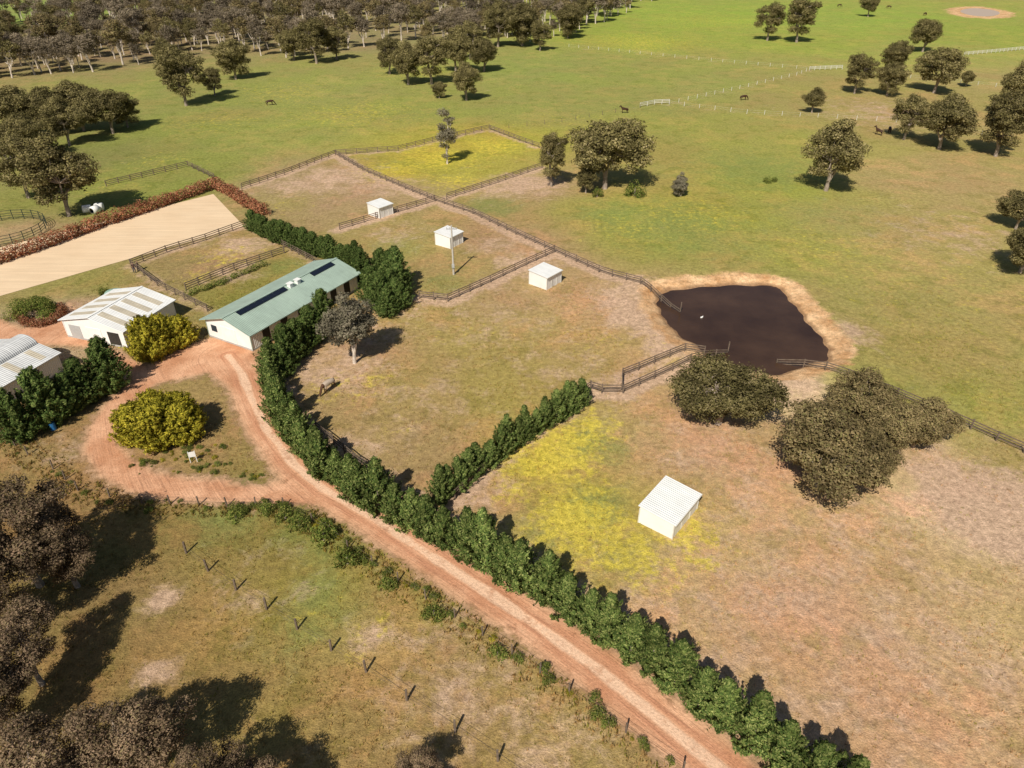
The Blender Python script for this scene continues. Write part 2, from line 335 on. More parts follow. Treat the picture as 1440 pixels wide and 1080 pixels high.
CPTS=[ # sighted ground tones
(40,20,130,142,78),(300,30,142,128,100),(150,70,134,118,88),(500,50,138,126,92),(300,140,134,136,76),(450,130,140,140,80),(600,150,138,138,76),(400,190,140,142,76),(250,200,132,134,72),(150,215,126,125,72),(750,100,137,141,78),(750,150,139,138,78),(900,110,138,139,76),(900,50,140,148,70),(1000,25,138,152,70),(1200,30,138,151,72),(1150,60,142,148,72),(1350,50,140,146,72),(1000,120,142,142,80),
(1300,75,147,147,80),(1420,110,154,142,90),(1100,130,149,138,84),(1230,150,156,138,90),(950,190,144,140,76),(1050,200,149,144,78),(1080,260,147,144,72),(1000,300,145,142,70),(900,340,145,142,72),(1100,350,149,142,78),(1200,310,156,142,88),(1300,260,162,142,96),(1320,350,160,142,92),(1400,400,156,140,90),(1250,430,151,140,84),(1350,480,155,142,86),(1250,500,149,140,80),(1400,570,149,142,78),(1240,540,147,136,78),
(700,285,156,138,88),(740,265,166,136,108),(820,300,151,138,80),(870,300,143,142,70),(680,240,160,148,72),(600,225,160,150,62),(660,205,162,152,66),(560,240,157,148,62),
(400,260,154,132,98),(460,255,166,136,110),(470,290,162,134,104),(540,270,162,136,104),(420,290,152,134,90),(580,320,156,136,90),(650,370,154,134,88),(700,340,160,134,98),(560,350,156,136,86),(620,395,152,134,86),(740,360,164,134,100),
(600,450,160,138,90),(700,430,164,138,98),(800,420,170,142,102),(850,430,178,146,108),(860,480,168,142,96),(700,500,158,138,86),(800,500,160,138,88),(900,500,174,144,100),(600,540,156,134,86),(480,500,172,140,106),(520,600,158,132,92),(450,570,156,130,92),(600,640,156,130,92),(700,560,156,136,82),(780,540,158,136,84),
(250,370,146,126,84),(320,370,152,124,96),(330,350,146,130,80),(380,380,136,126,70),(420,375,138,130,70),(350,410,130,122,64),(130,400,138,130,72),(60,400,144,132,80),(100,440,174,146,120),(50,470,164,142,118),(150,290,130,132,70),(40,290,132,130,72),(230,260,132,134,70),(280,245,132,134,70),(30,330,156,138,100),
(750,660,166,148,74),(800,700,164,148,74),(850,640,164,142,88),(900,620,174,144,106),(1000,640,178,146,112),(1080,640,174,142,108),(700,700,162,136,94),(760,760,162,144,90),(850,780,166,144,88),(920,740,166,146,78),(950,800,178,150,108),(1000,760,180,150,108),(1100,750,178,148,110),(1000,880,180,148,110),(1100,850,182,150,114),(1250,800,180,148,110),(1200,900,184,152,116),(1350,850,184,154,116),(1400,1000,182,150,112),(1250,1000,180,148,110),(1100,950,178,148,108),(1350,720,194,166,136),(1300,650,186,156,122),(1400,700,190,160,128),(1100,545,194,168,134),(1420,660,156,140,86),
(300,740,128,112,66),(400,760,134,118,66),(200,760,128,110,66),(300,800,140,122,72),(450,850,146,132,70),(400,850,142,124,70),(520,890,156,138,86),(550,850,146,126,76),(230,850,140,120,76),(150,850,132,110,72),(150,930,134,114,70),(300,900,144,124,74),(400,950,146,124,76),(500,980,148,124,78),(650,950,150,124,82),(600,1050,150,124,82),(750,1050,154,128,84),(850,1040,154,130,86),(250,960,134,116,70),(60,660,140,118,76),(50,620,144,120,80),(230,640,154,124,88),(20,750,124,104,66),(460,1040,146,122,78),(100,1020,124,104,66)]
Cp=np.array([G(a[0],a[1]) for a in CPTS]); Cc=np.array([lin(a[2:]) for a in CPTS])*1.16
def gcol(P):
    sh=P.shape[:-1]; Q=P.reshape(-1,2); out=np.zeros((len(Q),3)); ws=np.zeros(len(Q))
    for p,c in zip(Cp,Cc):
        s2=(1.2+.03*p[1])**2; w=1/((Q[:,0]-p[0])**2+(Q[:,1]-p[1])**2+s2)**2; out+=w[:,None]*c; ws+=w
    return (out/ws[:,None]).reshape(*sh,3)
FLW=[(560,238,9,.45),(620,222,10,.52),(690,205,10,.48),(640,255,7,.44),(590,210,9,.4),(740,650,4,.55),(780,640,5,.68),(720,690,3,.45),(800,620,4,.62),(830,600,4,.52),(840,700,4,.4),(810,735,5,.68),(850,760,5,.58),(900,790,4,.5),(970,750,3.5,.52),(980,780,3,.45),(770,690,4,.35),(470,545,4,.35),(520,540,4,.35),(560,600,3,.25),(500,160,25,.32),(400,130,25,.3),(600,100,25,.32),(300,170,18,.28),(900,60,40,.38),(1000,30,60,.3),(980,300,16,.3),(880,320,10,.3),(320,360,6,.38),(280,385,4,.35),(830,480,6,.25),(1300,420,25,.2),(700,320,6,.22),(400,290,8,.22),(520,880,2.5,.3),(500,910,2,.3),(440,860,5,.2),(650,1000,6,.12),(150,260,10,.25),(920,480,4,.2),(1250,90,30,.26),(650,470,8,.2),(1150,350,15,.25),(230,225,12,.25),(800,170,20,.25),(1350,540,8,.2)]
SOIL=[(660,240,3,.1),(480,520,6,.45),(530,470,6,.3),(880,420,5,.6),(905,445,5,.75),(935,470,4,.7),(960,480,3,.6),(890,400,4,.5),(870,545,4,.45),(1110,540,4,.6),(1090,560,3,.5),(1360,700,4,.85),(1400,740,4,.85),(1330,670,3,.7),(1300,660,2.5,.5),(1420,700,5,.7),(230,843,1.2,.85),(520,895,1.8,.45),(220,945,1.5,.5),(470,250,10,.45),(420,260,8,.4),(540,262,7,.4),(740,258,8,.5),(700,270,6,.4),(340,345,5,.5),(330,385,4,.4),(740,370,6,.45),(700,345,5,.35),(450,660,3,.4),(700,690,2,.4),(660,700,2.5,.5),(1000,620,8,.25),(1100,800,12,.28),(1000,900,12,.28),(1300,900,12,.28),(1200,1000,10,.26),(1340,330,14,.26),(1250,160,20,.3),(1300,650,5,.35),(940,490,4,.55),(1190,470,4,.5),(500,640,5,.35),(950,655,4,.25),(1200,760,8,.3),(90,640,3,.35),(700,450,12,.22),(600,560,8,.25),(650,960,8,.28),(760,1040,5,.3),(560,330,6,.3),(1060,700,8,.25),(800,520,7,.28),(560,430,6,.28),(350,830,5,.22),(560,980,5,.22)]
LUSH=[(1070,240,14,.4),(950,320,12,.4),(870,300,7,.4),(690,290,5,.55),(840,715,3,.5),(830,625,3.5,.4),(880,780,3,.4),(450,840,3,.4),(430,880,3,.3),(560,345,5,.3),(620,400,5,.25),(860,625,2.5,.35),(1150,300,14,.2),(540,230,6,.2),(350,300,4,.2),(400,375,4,.3),(640,230,5,.1),(920,150,18,.2),(1200,560,8,.2),(330,720,4,.35),(420,735,3,.35),(470,770,3,.35),(780,760,2.5,.3)]
FENCES=[
('post_and_rail_fence',[(472,218),(510,240),(570,266),(612,283),(665,301),(725,330),(780,355),(842,383),(900,402),(930,420),(957,436)],1,.75),
('post_and_rail_fence',[(340,266),(400,246),(472,218)],1,.5),
('post_and_rail_fence',[(612,283),(545,303),(478,323)],1,.7),
('post_and_rail_fence',[(628,280),(700,257),(762,236)],1,.6),
('post_and_rail_fence',[(472,218),(560,212),(620,197),(688,182),(730,198),(758,208)],1,.4),
('post_and_rail_fence',[(780,355),(740,373),(690,397),(630,424),(590,420)],1,.75),
('post_and_rail_fence',[(345,318),(290,338),(235,355),(185,374)],1,.4),
('post_and_rail_fence',[(350,320),(400,348),(452,375)],1,.3),
('post_and_rail_fence',[(185,374),(222,402),(260,422),(292,438)],1,.3),
('post_and_rail_fence',[(262,408),(330,380),(400,356)],1,.2),
('post_and_rail_fence',[(830,548),(775,588),(715,632),(640,702)],1,.8),
('post_and_rail_fence',[(830,548),(846,553),(876,553),(920,533),(970,512),(1024,492)],1,.7),
('post_and_rail_fence',[(874,548),(875,530),(920,512),(962,497),(990,498)],1,.5),
('post_and_rail_fence',[(1093,506),(1130,513),(1190,533),(1260,558),(1330,588),(1400,620),(1480,655)],1,.2),
('post_and_rail_fence',[(150,262),(200,250),(265,234),(302,252)],1,.1),
('wire_fence',[(800,66),(900,76),(1000,86),(1100,95),(1140,98)],3,.2),
('white_rail_fence',[(1138,99),(1160,98),(1184,97)],2,.1),
('white_rail_fence',[(900,151),(920,147),(941,146)],2,.1),
('wire_fence',[(690,183),(790,172),(900,152)],3,.1),
('wire_fence',[(941,147),(1050,160),(1150,165),(1260,172),(1380,190)],3,.2),
('wire_fence',[(941,147),(1040,125),(1120,106),(1140,98)],3,.2),
('white_rail_fence',[(1355,78),(1400,74),(1450,69)],2,.1),
('wire_fence',[(1184,98),(1280,110),(1400,122),(1460,128)],3,.2),
('wire_fence',[(5,615),(40,640),(75,660),(110,690),(200,708),(320,712),(400,712),(440,735),(490,772),(560,818),(640,868),(720,920),(800,975),(880,1030),(960,1085)],0,0),
('wire_fence',[(262,778),(293,803),(332,830),(375,857),(418,885),(466,915),(515,945),(572,985),(640,1030),(700,1070),(760,1110)],4,0),
('post_and_rail_fence',[(445,605),(470,625),(500,650),(540,675)],1,0),
]
def frange(P):
    m=np.zeros(P.shape[:-1])
    for nm,px,k,w in FENCES:
        if w>0: m=np.maximum(m,w*np.exp(-(pldist(P,[G(*q) for q in px])/1.7)**2))
    return m
def blobs(P,L):
    m=np.zeros(P.shape[:-1])
    for u,v,r,s in L:
        c=G(u,v); m=np.maximum(m,s*np.exp(-(((P-c)**2).sum(-1))/(r*r*1.3)))
    return m
HLINE=[G(*q) for q in [(390,510),(385,545),(400,585),(440,630),(500,675),(570,715),(630,745),(700,785),(770,825),(840,868),(910,912),(970,955),(1030,1000),(1090,1040),(1150,1080)]]
GZ=gz(P); SDp=polysd(P,POND); SDf=polysd(P,FAR)
bank=np.interp(SDp,[-9,0,1.6,3.4,5.5],[1,1,1,.4,0]); bank=np.maximum(bank,.8*np.interp(SDf,[-1,0,3,7],[1,1,1,0]))
colr=gcol(P); fl=blobs(P,FLW); so=np.maximum(blobs(P,SOIL),frange(P)); so=np.maximum(so,.6*np.exp(-(pldist(P,HLINE)/2.6)**2)); lu=blobs(P,LUSH)
ny,nx=XX.shape; V=np.stack([XX,YY,GZ],-1).reshape(-1,3)
i=np.arange(ny-1)[:,None]*nx+np.arange(nx-1)[None]; Fc=np.stack([i,i+1,i+nx+1,i+nx],-1).reshape(-1,4)
m=N('pasture'); p=m.pos(); ca=m.attr('tone').outputs['Color']; ma=m.n('ShaderNodeSeparateColor'); m.l(m.attr('cover').outputs['Color'],ma.inputs[0]); bk=m.attr('bank').outputs['Fac']
n1=m.noise(p,.045,5,.65,.3); n2=m.noise(p,.28,5,.68); n3=m.noise(p,1.6,5,.7); n4=m.noise(p,7,4,.7); n5=m.noise(p,.75,6,.75); n6=m.noise(p,.33,6,.74,.4)
p2=m.n('ShaderNodeVectorMath',operation='ADD'); m.l(p,p2.inputs[0]); p2.inputs[1].default_value=(31,17,5); n7=m.noise(p2.outputs[0],.10,7,.74,.2)
c=m.mix(m.mr(n1,.42,.60,0,.65,True),ca,m.mix(1,ca,(.88,.97,.76),'MULTIPLY'))
c=m.mix(m.mr(n1,.48,.34,0,.6,True),c,m.mix(1,ca,(1.16,1.0,1.08),'MULTIPLY'))
c=m.mix(m.mr(n7,.48,.62,0,.75,True),c,m.mix(1,ca,(1.26,1.07,1.12),'MULTIPLY'))
c=m.mix(m.mr(n2,.50,.64,0,.65,True),c,m.mix(1,ca,(.70,.76,.58),'MULTIPLY'))
c=m.mix(m.math('MULTIPLY',m.mr(m.math('ADD',n6,ma.outputs[2]),.55,.95,0,1,True),.65),c,(.22,.265,.075))
c=m.mix(m.math('MULTIPLY',m.mr(m.math('ADD',n6,m.math('MULTIPLY',ma.outputs[1],.75)),.60,.90,0,1,True),.85),c,m.mix(n3,(.46,.29,.185),(.70,.50,.36)))
fsum=m.math('ADD',n5,m.math('MULTIPLY',ma.outputs[0],.55))
c=m.mix(m.math('MULTIPLY',m.mr(fsum,.64,.86,0,1,True),m.mr(ma.outputs[0],0,.1,0,.8)),c,m.mix(n3,(.52,.43,.06),(.80,.63,.09)))
bkf=m.mr(m.math('ADD',bk,m.math('MULTIPLY',m.math('SUBTRACT',n6,.5),1.5)),.35,.75,0,1,True)
c=m.mix(bkf,c,m.mix(m.mr(n2,.35,.65,0,1),(.50,.27,.12),(.80,.53,.30)))
sz=m.n('ShaderNodeSeparateXYZ'); m.l(p,sz.inputs[0]); c=m.mix(m.mr(sz.outputs[2],-.12,-.36,0,.65,True),c,(.20,.11,.06))
k=m.math('MULTIPLY',m.mr(n3,.3,.7,.68,1.30),m.mr(n4,.3,.7,.68,1.30)); k=m.math('MULTIPLY',k,m.mr(n1,.3,.7,.9,1.1))
b=m.bump(n4,.8,.12); b=m.bump(n3,.6,.25,b)
pasture=m.fin(m.pr(m.scale(c,k),.95,.05,0,b))
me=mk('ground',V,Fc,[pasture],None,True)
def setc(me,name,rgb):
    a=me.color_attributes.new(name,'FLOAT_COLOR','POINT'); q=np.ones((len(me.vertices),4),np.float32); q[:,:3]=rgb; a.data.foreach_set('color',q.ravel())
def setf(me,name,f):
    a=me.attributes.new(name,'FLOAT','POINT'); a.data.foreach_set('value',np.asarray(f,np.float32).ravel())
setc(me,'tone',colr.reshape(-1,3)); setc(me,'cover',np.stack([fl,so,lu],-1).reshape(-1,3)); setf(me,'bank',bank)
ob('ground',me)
def sheet(name,poly,z,mat,grow=1.0):
    c=np.mean(poly,0); V=[(*(c+(q-c)*grow),z) for q in poly]; return ob(name,mk(name,V,[list(range(len(V)))],[mat]))
m=N('muddy_water'); p=m.pos(); w=m.noise(p,2.2,5,.65); w2=m.noise(p,.10,4,.6)
water=m.fin(m.pr(m.mix(m.mr(w2,.35,.65,0,1),(.038,.019,.010),(.075,.040,.022)),.12,.4,0,m.bump(w,.5,.05)))
sheet('pond',POND,-.42,water,1.04); 
m=N('far_water'); sheet('far_pond',FAR,.03,m.fin(m.pr((.48,.38,.30),.5,.2)),.75)
# ---------------------------------------------------------------- gravel driveway
ROAD=[G(*q) for q in [(1130,1185),(1025,1092),(935,1018),(845,945),(755,880),(665,820),(585,768),(515,722),(455,688),(412,652),(376,605),(355,565),(340,525),(320,500)]]
LOOP=[G(*q) for q in [(430,694),(370,693),(310,690),(250,688),(200,678),(160,655),(142,628),(148,598),(175,560),(215,528),(260,508),(310,500)]]
YARD=[G(*q) for q in [(195,545),(215,510),(250,490),(300,474),(340,480),(366,500),(372,560),(340,575),(320,545),(290,525),(250,535)]]
YARD2=[G(*q) for q in [(-60,470),(0,448),(30,462),(80,450),(95,425),(112,440),(130,475),(180,500),(220,520),(195,560),(150,590),(178,520),(120,488),(70,485),(-60,500)]]
JUNC=[G(*q) for q in [(380,640),(420,640),(470,690),(440,715),(400,700),(355,700),(345,688),(392,680)]]
ISL=[G(*q) for q in [(326,680),(352,652),(380,674),(378,682)]]
dx=.45; gx=np.arange(-92,42,dx); gy=np.arange(10,102,dx); QX,QY=np.meshgrid(gx,gy); Q=np.stack([QX,QY],-1)
dr=pldist(Q,ROAD)-2.1; sd=np.minimum(dr,pldist(Q,LOOP)-1.75)
for y_ in (YARD,YARD2,JUNC): sd=np.minimum(sd,polysd(Q,y_))
sd=np.maximum(sd,-polysd(Q,ISL))
lat=pldist(Q,ROAD)
al=np.zeros(sd.shape); best=np.full(sd.shape,1e9); run=0
for a_,b_ in zip(ROAD[:-1],ROAD[1:]):
    d_,t_=segdist(Q,a_,b_); L_=np.linalg.norm(b_-a_); s_=d_<best; al=np.where(s_,run+t_*L_,al); best=np.where(s_,d_,best); run+=L_
keep=sd<2.8; ny,nx=sd.shape; idx=-np.ones(ny*nx,int); use=np.zeros(ny*nx,bool)
i=np.arange(ny-1)[:,None]*nx+np.arange(nx-1)[None]; Fq=np.stack([i,i+1,i+nx+1,i+nx],-1).reshape(-1,4); kf=keep.ravel()[Fq].all(1); Fq=Fq[kf]; use[Fq.ravel()]=True
idx[use]=np.arange(use.sum()); Fq=idx[Fq]; Vq=np.stack([QX,QY,np.full(QX.shape,.02)],-1).reshape(-1,3)[use]
m=N('gravel'); p=m.pos(); s_=m.attr('sd').outputs['Fac']; la=m.attr('lat').outputs['Fac']; lo=m.attr('along').outputs['Fac']
n1=m.noise(p,.7,6,.75,.3); n2=m.noise(p,.22,5,.62); n3=m.noise(p,5,5,.75)
cv=m.n('ShaderNodeCombineXYZ'); m.l(m.math('MULTIPLY',la,2.2),cv.inputs[0]); m.l(m.math('MULTIPLY',lo,.12),cv.inputs[1]); st=m.noise(cv.outputs[0],1.2,5,.65)
al_=m.mr(m.math('ADD',s_,m.math('MULTIPLY',m.math('SUBTRACT',n1,.5),4.4)),-.5,.9,1,0,True)
la2=m.math('ADD',la,m.math('MULTIPLY',m.math('SUBTRACT',n2,.5),1.0))
trk=m.mr(m.math('ABSOLUTE',m.math('SUBTRACT',la2,.85)),.12,.5,1,0,True)
c=m.mix(m.mr(n2,.35,.65,0,1),(.52,.25,.135),(.76,.44,.27)); c=m.mix(m.mr(la2,.25,.6,.65,0,True),c,(.86,.61,.43)); c=m.mix(m.math('MULTIPLY',trk,m.mr(st,.4,.6,.3,.9)),c,(.54,.255,.145)); c=m.mix(m.mr(n1,.5,.66,0,.55,True),c,(.46,.22,.12)); c=m.mix(m.mr(st,.52,.68,0,.5,True),c,(.38,.19,.115))
c=m.mix(m.mr(s_,-.9,.4,0,.7,True),c,(.54,.37,.22))
k=m.mr(n3,.3,.7,.76,1.22)
sh=m.pr(m.scale(c,k),.95,.05,0,m.bump(m.math('ADD',n3,m.math('MULTIPLY',st,1.5)),.7,.1)); tr=m.n('ShaderNodeBsdfTransparent'); mx=m.n('ShaderNodeMixShader'); m.l(al_,mx.inputs[0]); m.l(tr.outputs[0],mx.inputs[1]); m.l(sh,mx.inputs[2])
me=mk('driveway',Vq,Fq,[m.fin(mx.outputs[0])]); setf(me,'sd',sd.ravel()[use]); setf(me,'lat',lat.ravel()[use]); setf(me,'along',al.ravel()[use]); ob('gravel_driveway',me)
# arena
a1=G(343,318); a2=G(300,273); dirA=(G(120,382)-a1); dirA/=np.linalg.norm(dirA); LA=75
AR=[a1,a2,a2+dirA*LA,a1+dirA*LA]
m=N('arena_sand'); p=m.pos(); n1=m.noise(p,.2,5); n2=m.noise(p,6,4,.7)
mp=m.n('ShaderNodeMapping'); m.l(p,mp.inputs[0]); mp.inputs['Rotation'].default_value=(0,0,-math.atan2(dirA[1],dirA[0])); mp.inputs['Scale'].default_value=(.1,1.6,1); n3=m.noise(mp.outputs[0],1,5,.6)
c=m.mix(n1,(.68,.49,.31),(.80,.62,.42)); k=m.math('MULTIPLY',m.mr(n2,.3,.7,.93,1.07),m.mr(n3,.3,.7,.90,1.08))
sheet('sand_arena',AR,.03,m.fin(m.pr(m.scale(c,k),.95,.05,0,m.bump(n2,.4,.04))))
# ---------------------------------------------------------------- fences
def fence(name,px,kind):
    pts=[G(*q) for q in px]; mb=MB()
    sp,hh,ps,rails={1:(2.4,1.2,.13,(.45,.8,1.12)),0:(3.2,1.15,.10,()),2:(2.4,1.3,.12,(.5,.9,1.25)),3:(4.6,1.15,.10,()),4:(3.6,1.3,.14,())}[kind]
    for a,b in zip(pts[:-1],pts[1:]):
        L=np.linalg.norm(b-a); n=max(1,round(L/sp))
        for j in range(n):
            q=a+(b-a)*j/n; z=float(gz(q[None])[0]) if kind==1 else 0
            h=hh*random.uniform(.93,1.07); tl=random.uniform(-.05,.05)
            mb.hexa([(q[0]+sx*ps/2+t*tl,q[1]+sy*ps/2+t*tl,z-.2 if t==0 else z+h) for t in (0,1) for sx,sy in ((-1,-1),(1,-1),(1,1),(-1,1))])
            e=a+(b-a)*(j+1)/n; z2=float(gz(e[None])[0]) if kind==1 else 0
            for r in rails:
                mb.beam((q[0],q[1],z+r),(e[0],e[1],z2+r),.05,.12 if kind!=3 else .05)
            if not rails:
                for r in (.5,1.0): mb.beam((q[0],q[1],r),(e[0],e[1],r),.012,.012)
    q=pts[-1]; mb.box(q[0]-ps/2,q[0]+ps/2,q[1]-ps/2,q[1]+ps/2,-.2,hh)
    ob(name,mb.mesh(name,[M['whitefence'] if kind==2 or (kind==3 and px[0][0]>790) else M['timber']]))
for nm,px,k,w in FENCES: fence(nm,px,k)
mb=MB(); c=G(2,328)
for j in range(24):
    a=2*math.pi*j/24;b=2*math.pi*(j+1)/24; A=(c[0]+7*math.cos(a),c[1]+7*math.sin(a));B=(c[0]+7*math.cos(b),c[1]+7*math.sin(b))
    mb.beam((*A,0),(*A,1.8),.09,.09)
    for z in (.4,.8,1.2,1.7): mb.beam((*A,z),(*B,z),.05,.07)
ob('round_yard_fence',mb.mesh('round_yard_fence',[simple('dark_green_steel',(.03,.045,.04),.5)]))
# ---------------------------------------------------------------- buildings
def frame(A,C):
    d=C-A; return math.atan2(d[1],d[0])
def gable(name,origin,ang,L,W,he,pitch,roof,ov=.45,strips=(),panels=(),vents=(),doors=(),vault=False):
    e=empty(name,(origin[0],origin[1],0),ang); rise=W/2*math.tan(pitch)
    mb=MB()
    mb.poly([(0,0,0),(L,0,0),(L,0,he),(0,0,he)]); mb.poly([(L,W,0),(0,W,0),(0,W,he),(L,W,he)])
    for X in (0,L): mb.poly([(X,0,0),(X,0,he),(X,W/2,he+rise),(X,W,he),(X,W,0)])
    mb.box(-.03,L+.03,-.03,W+.03,0,.25,1)
    ob('walls',mb.mesh('walls',[M['wall'],M['frame']]),parent=e)
    mb=MB(); tp=math.tan(pitch); z0=he-ov*tp+.06; zr=he+rise+.06
    for s in (0,1):
        y0=-ov if s==0 else W+ov
        p=[(-ov,y0,z0),(L+ov,y0,z0),(L+ov,W/2,zr),(-ov,W/2,zr)]
        if s: p=[p[1],p[0],p[3],p[2]]
        mb.hexa([tuple(q) for q in p]+[(q[0],q[1],q[2]+.06) for q in p])
    ob('roof',mb.mesh('roof',[M[roof]]),parent=e)
    mb=MB(); mb.beam((-ov-.02,W/2,zr+.08),(L+ov+.02,W/2,zr+.08),.35,.06)
    for y in (-ov-.07,W+ov+.07): mb.beam((-ov,y,z0+.0),(L+ov,y,z0+.0),.12,.12)
    for X in (0,L):
        for y in (0,W): mb.box(X-.05,X+.05,y-.05,y+.05,.26,he-.05)
    ob('gutters_and_ridge',mb.mesh('trim',[M['white'] if roof!='groof' else M['groof']]),parent=e)
    def onroof(x0,x1,f0,f1,side,th,lift,mat,nm):
        mb=MB(); y0=-ov+(W/2+ov)*f0; y1=-ov+(W/2+ov)*f1; za=z0+(y0+ov)*tp+.065+lift; zb=z0+(y1+ov)*tp+.065+lift
        if side: y0,y1=W-y0,W-y1
        n=max(1,round((x1-x0)/1.05)) if mat=='solar' else 1
        for j in range(n):
            xa=x0+(x1-x0)*j/n; xb=x0+(x1-x0)*(j+1)/n-(.04 if n>1 else 0)
            p=[(xa,y0,za),(xb,y0,za),(xb,y1,zb),(xa,y1,zb)]
            mb.hexa(p+[(q[0],q[1],q[2]+th) for q in p])
        ob(nm,mb.mesh(nm,[M[mat]]),parent=e)
    for x0,x1,f0,f1,sd_ in strips: onroof(x0,x1,f0,f1,sd_,.02,0.0,'sky','skylight')
    for x0,x1,f0,f1,sd_ in panels: onroof(x0,x1,f0,f1,sd_,.04,.08,'solar','solar_panel')
    for x,y in vents:
        mb=MB(); mb.box(x-.3,x+.3,y-.3,y+.3,he,zr+.35); mb.box(x-.4,x+.4,y-.4,y+.4,zr+.35,zr+.42); ob('roof_vent',mb.mesh('roof_vent',[M['white']]),parent=e)
    for side,x0,x1,zz0,zz1,mat in doors:
        mb=MB()
        if side=='y0': mb.box(x0,x1,-.04,-.003,zz0,zz1); 
        elif side=='x0': mb.box(-.04,-.003,x0,x1,zz0,zz1)
        elif side=='x1': mb.box(L+.003,L+.04,x0,x1,zz0,zz1)
        nm='window' if mat=='glass' else 'door'
        ob(nm,mb.mesh(nm,[M[mat]]),parent=e)
    if vault:
        V=[];n=10
        for X in (-ov*.6,L+ov*.6):
            for j in range(n+1):
                a=math.pi*j/n; V.append((X,W/2-math.cos(a)*1.7,zr-.25+math.sin(a)*.9))
        Fv=[[j,j+1,n+2+j,n+1+j] for j in range(n)]+[list(range(n+1)),list(range(n+1,2*n+2))]
        ob('barrel_vault_roof',mk('barrel_vault_roof',V,Fv,[M['zroof']]),parent=e)
    return e
A=G(356,494); C=G(503,407); gable('stable_building',A,frame(A,C),20.5,7.8,2.6,math.radians(17),'groof',.5,panels=((1.5,10,.76,.93,0),(15,19.5,.76,.93,0)),vents=((10.8,3.2),(12.2,3.2)),
  doors=[('x0',2.6,5.2,.25,2.3,'white'),('x0',6,7,1.1,2,'glass')]+[('y0',x_,x_+1.2,.25,2.1,'dark') for x_ in (2,5.2,8.4,11.6,14.8,17.6)])
A=G(180,490); ang2=frame(A,G(243,449)); gable('machinery_barn',A,ang2,9,9.6,2.5,math.radians(13),'shroof',.3,strips=[(x_,x_+.9,.12,.92,0) for x_ in (.9,2.9,4.9,6.9)]+[(x_,x_+.9,.12,.92,1) for x_ in (.9,2.9,4.9,6.9)],
  doors=[('x0',.8,2.6,.26,2.0,'dark'),('x0',3.6,6.0,.26,2.1,'white'),('x0',7.0,8.8,.26,2.0,'frame'),('y0',1,2,.9,1.9,'glass')])
A=G(90,522); ang3=frame(G(0,577),A); d3=np.array([math.cos(ang3),math.sin(ang3)])
gable('farm_shed',A-d3*16,ang3,16,9.0,2.5,math.radians(12),'zroof',.3,strips=[(x_,x_+.8,.1,.6,0) for x_ in (3,7,11,14)],vault=True,doors=[('x1',1,4,.26,2.2,'dark'),('x1',5,8,.26,2.2,'frame'),('y0',12,13.2,.9,1.9,'glass')])
def shelter(u,v,ang,L,W,h=2.4):
    p=G(u,v,h); e=empty('horse_shelter',(p[0],p[1],0),ang); mb=MB(); x,y=L/2,W/2
    hb=h-.25
    mb.hexa([(-x,-y,0),(-x+.06,-y,0),(-x+.06,y,0),(-x,y,0),(-x,-y,hb),(-x+.06,-y,hb),(-x+.06,y,h-.02),(-x,y,h-.02)])
    mb.hexa([(x-.06,-y,0),(x,-y,0),(x,y,0),(x-.06,y,0),(x-.06,-y,hb),(x,-y,hb),(x,y,h-.02),(x-.06,y,h-.02)])
    mb.box(-x+.065,x-.065,-y,-y+.06,0,hb)
    mb.box(-x+.065,-x+L*.3,y-.06,y,0,h-.03); mb.box(-x+L*.3+.005,x-.065,y-.06,y,h-.4,h-.03)
    ob('walls',mb.mesh('walls',[M['wall']]),parent=e)
    mb=MB(); o=.15; mb.hexa([(-x-o,-y-o,hb+.01),(x+o,-y-o,hb+.01),(x+o,y+o,h+.03),(-x-o,y+o,h+.03),(-x-o,-y-o,hb+.06),(x+o,-y-o,hb+.06),(x+o,y+o,h+.08),(-x-o,y+o,h+.08)])
    ob('roof',mb.mesh('roof',[M['shroof']]),parent=e)
    mb=MB()
    for X in (-x,x):
        for Y in (-y,y): mb.box(X-.05,X+.05,Y-.05,Y+.05,0,hb-.03)
    mb.beam((-x-o,-y-o-.04,hb+.02),(x+o,-y-o-.04,hb+.02),.08,.1)
    for X in (-x*.33,x*.33): mb.beam((X,-y-.02,0),(X,-y-.02,hb-.02),.05,.05)
    ob('corner_posts_and_gutter',mb.mesh('posts',[M['whitefence']]),parent=e)
shelter(534,285,math.radians(50),3.2,3.1,2.2); shelter(631,325,math.radians(55),3.3,3.2,2.2); shelter(767,379,math.radians(50),3.5,3.3,2.2); shelter(943,702,math.radians(52),4.9,3.4,2.0)
p=G(638,386); e=empty('power_pole',(p[0],p[1],0)); V,Fc=tube([(0,0,-.3),(0,0,7.9)],[.17,.11],10); ob('pole',mk('pole',V,Fc,[simple('grey_pole',(.5,.46,.4),.8)],None,True),parent=e)
mb=MB(); mb.beam((-.8,0,7.3),(.8,0,7.3),.12,.12)
for X in (-.7,-.3,.3,.7): mb.beam((X,0,7.36),(X,0,7.6),.08,.08)
mb.box(-.2,.2,-.35,-.12,1.2,1.8); ob('crossarm',mb.mesh('crossarm',[M['frame']]),parent=e)
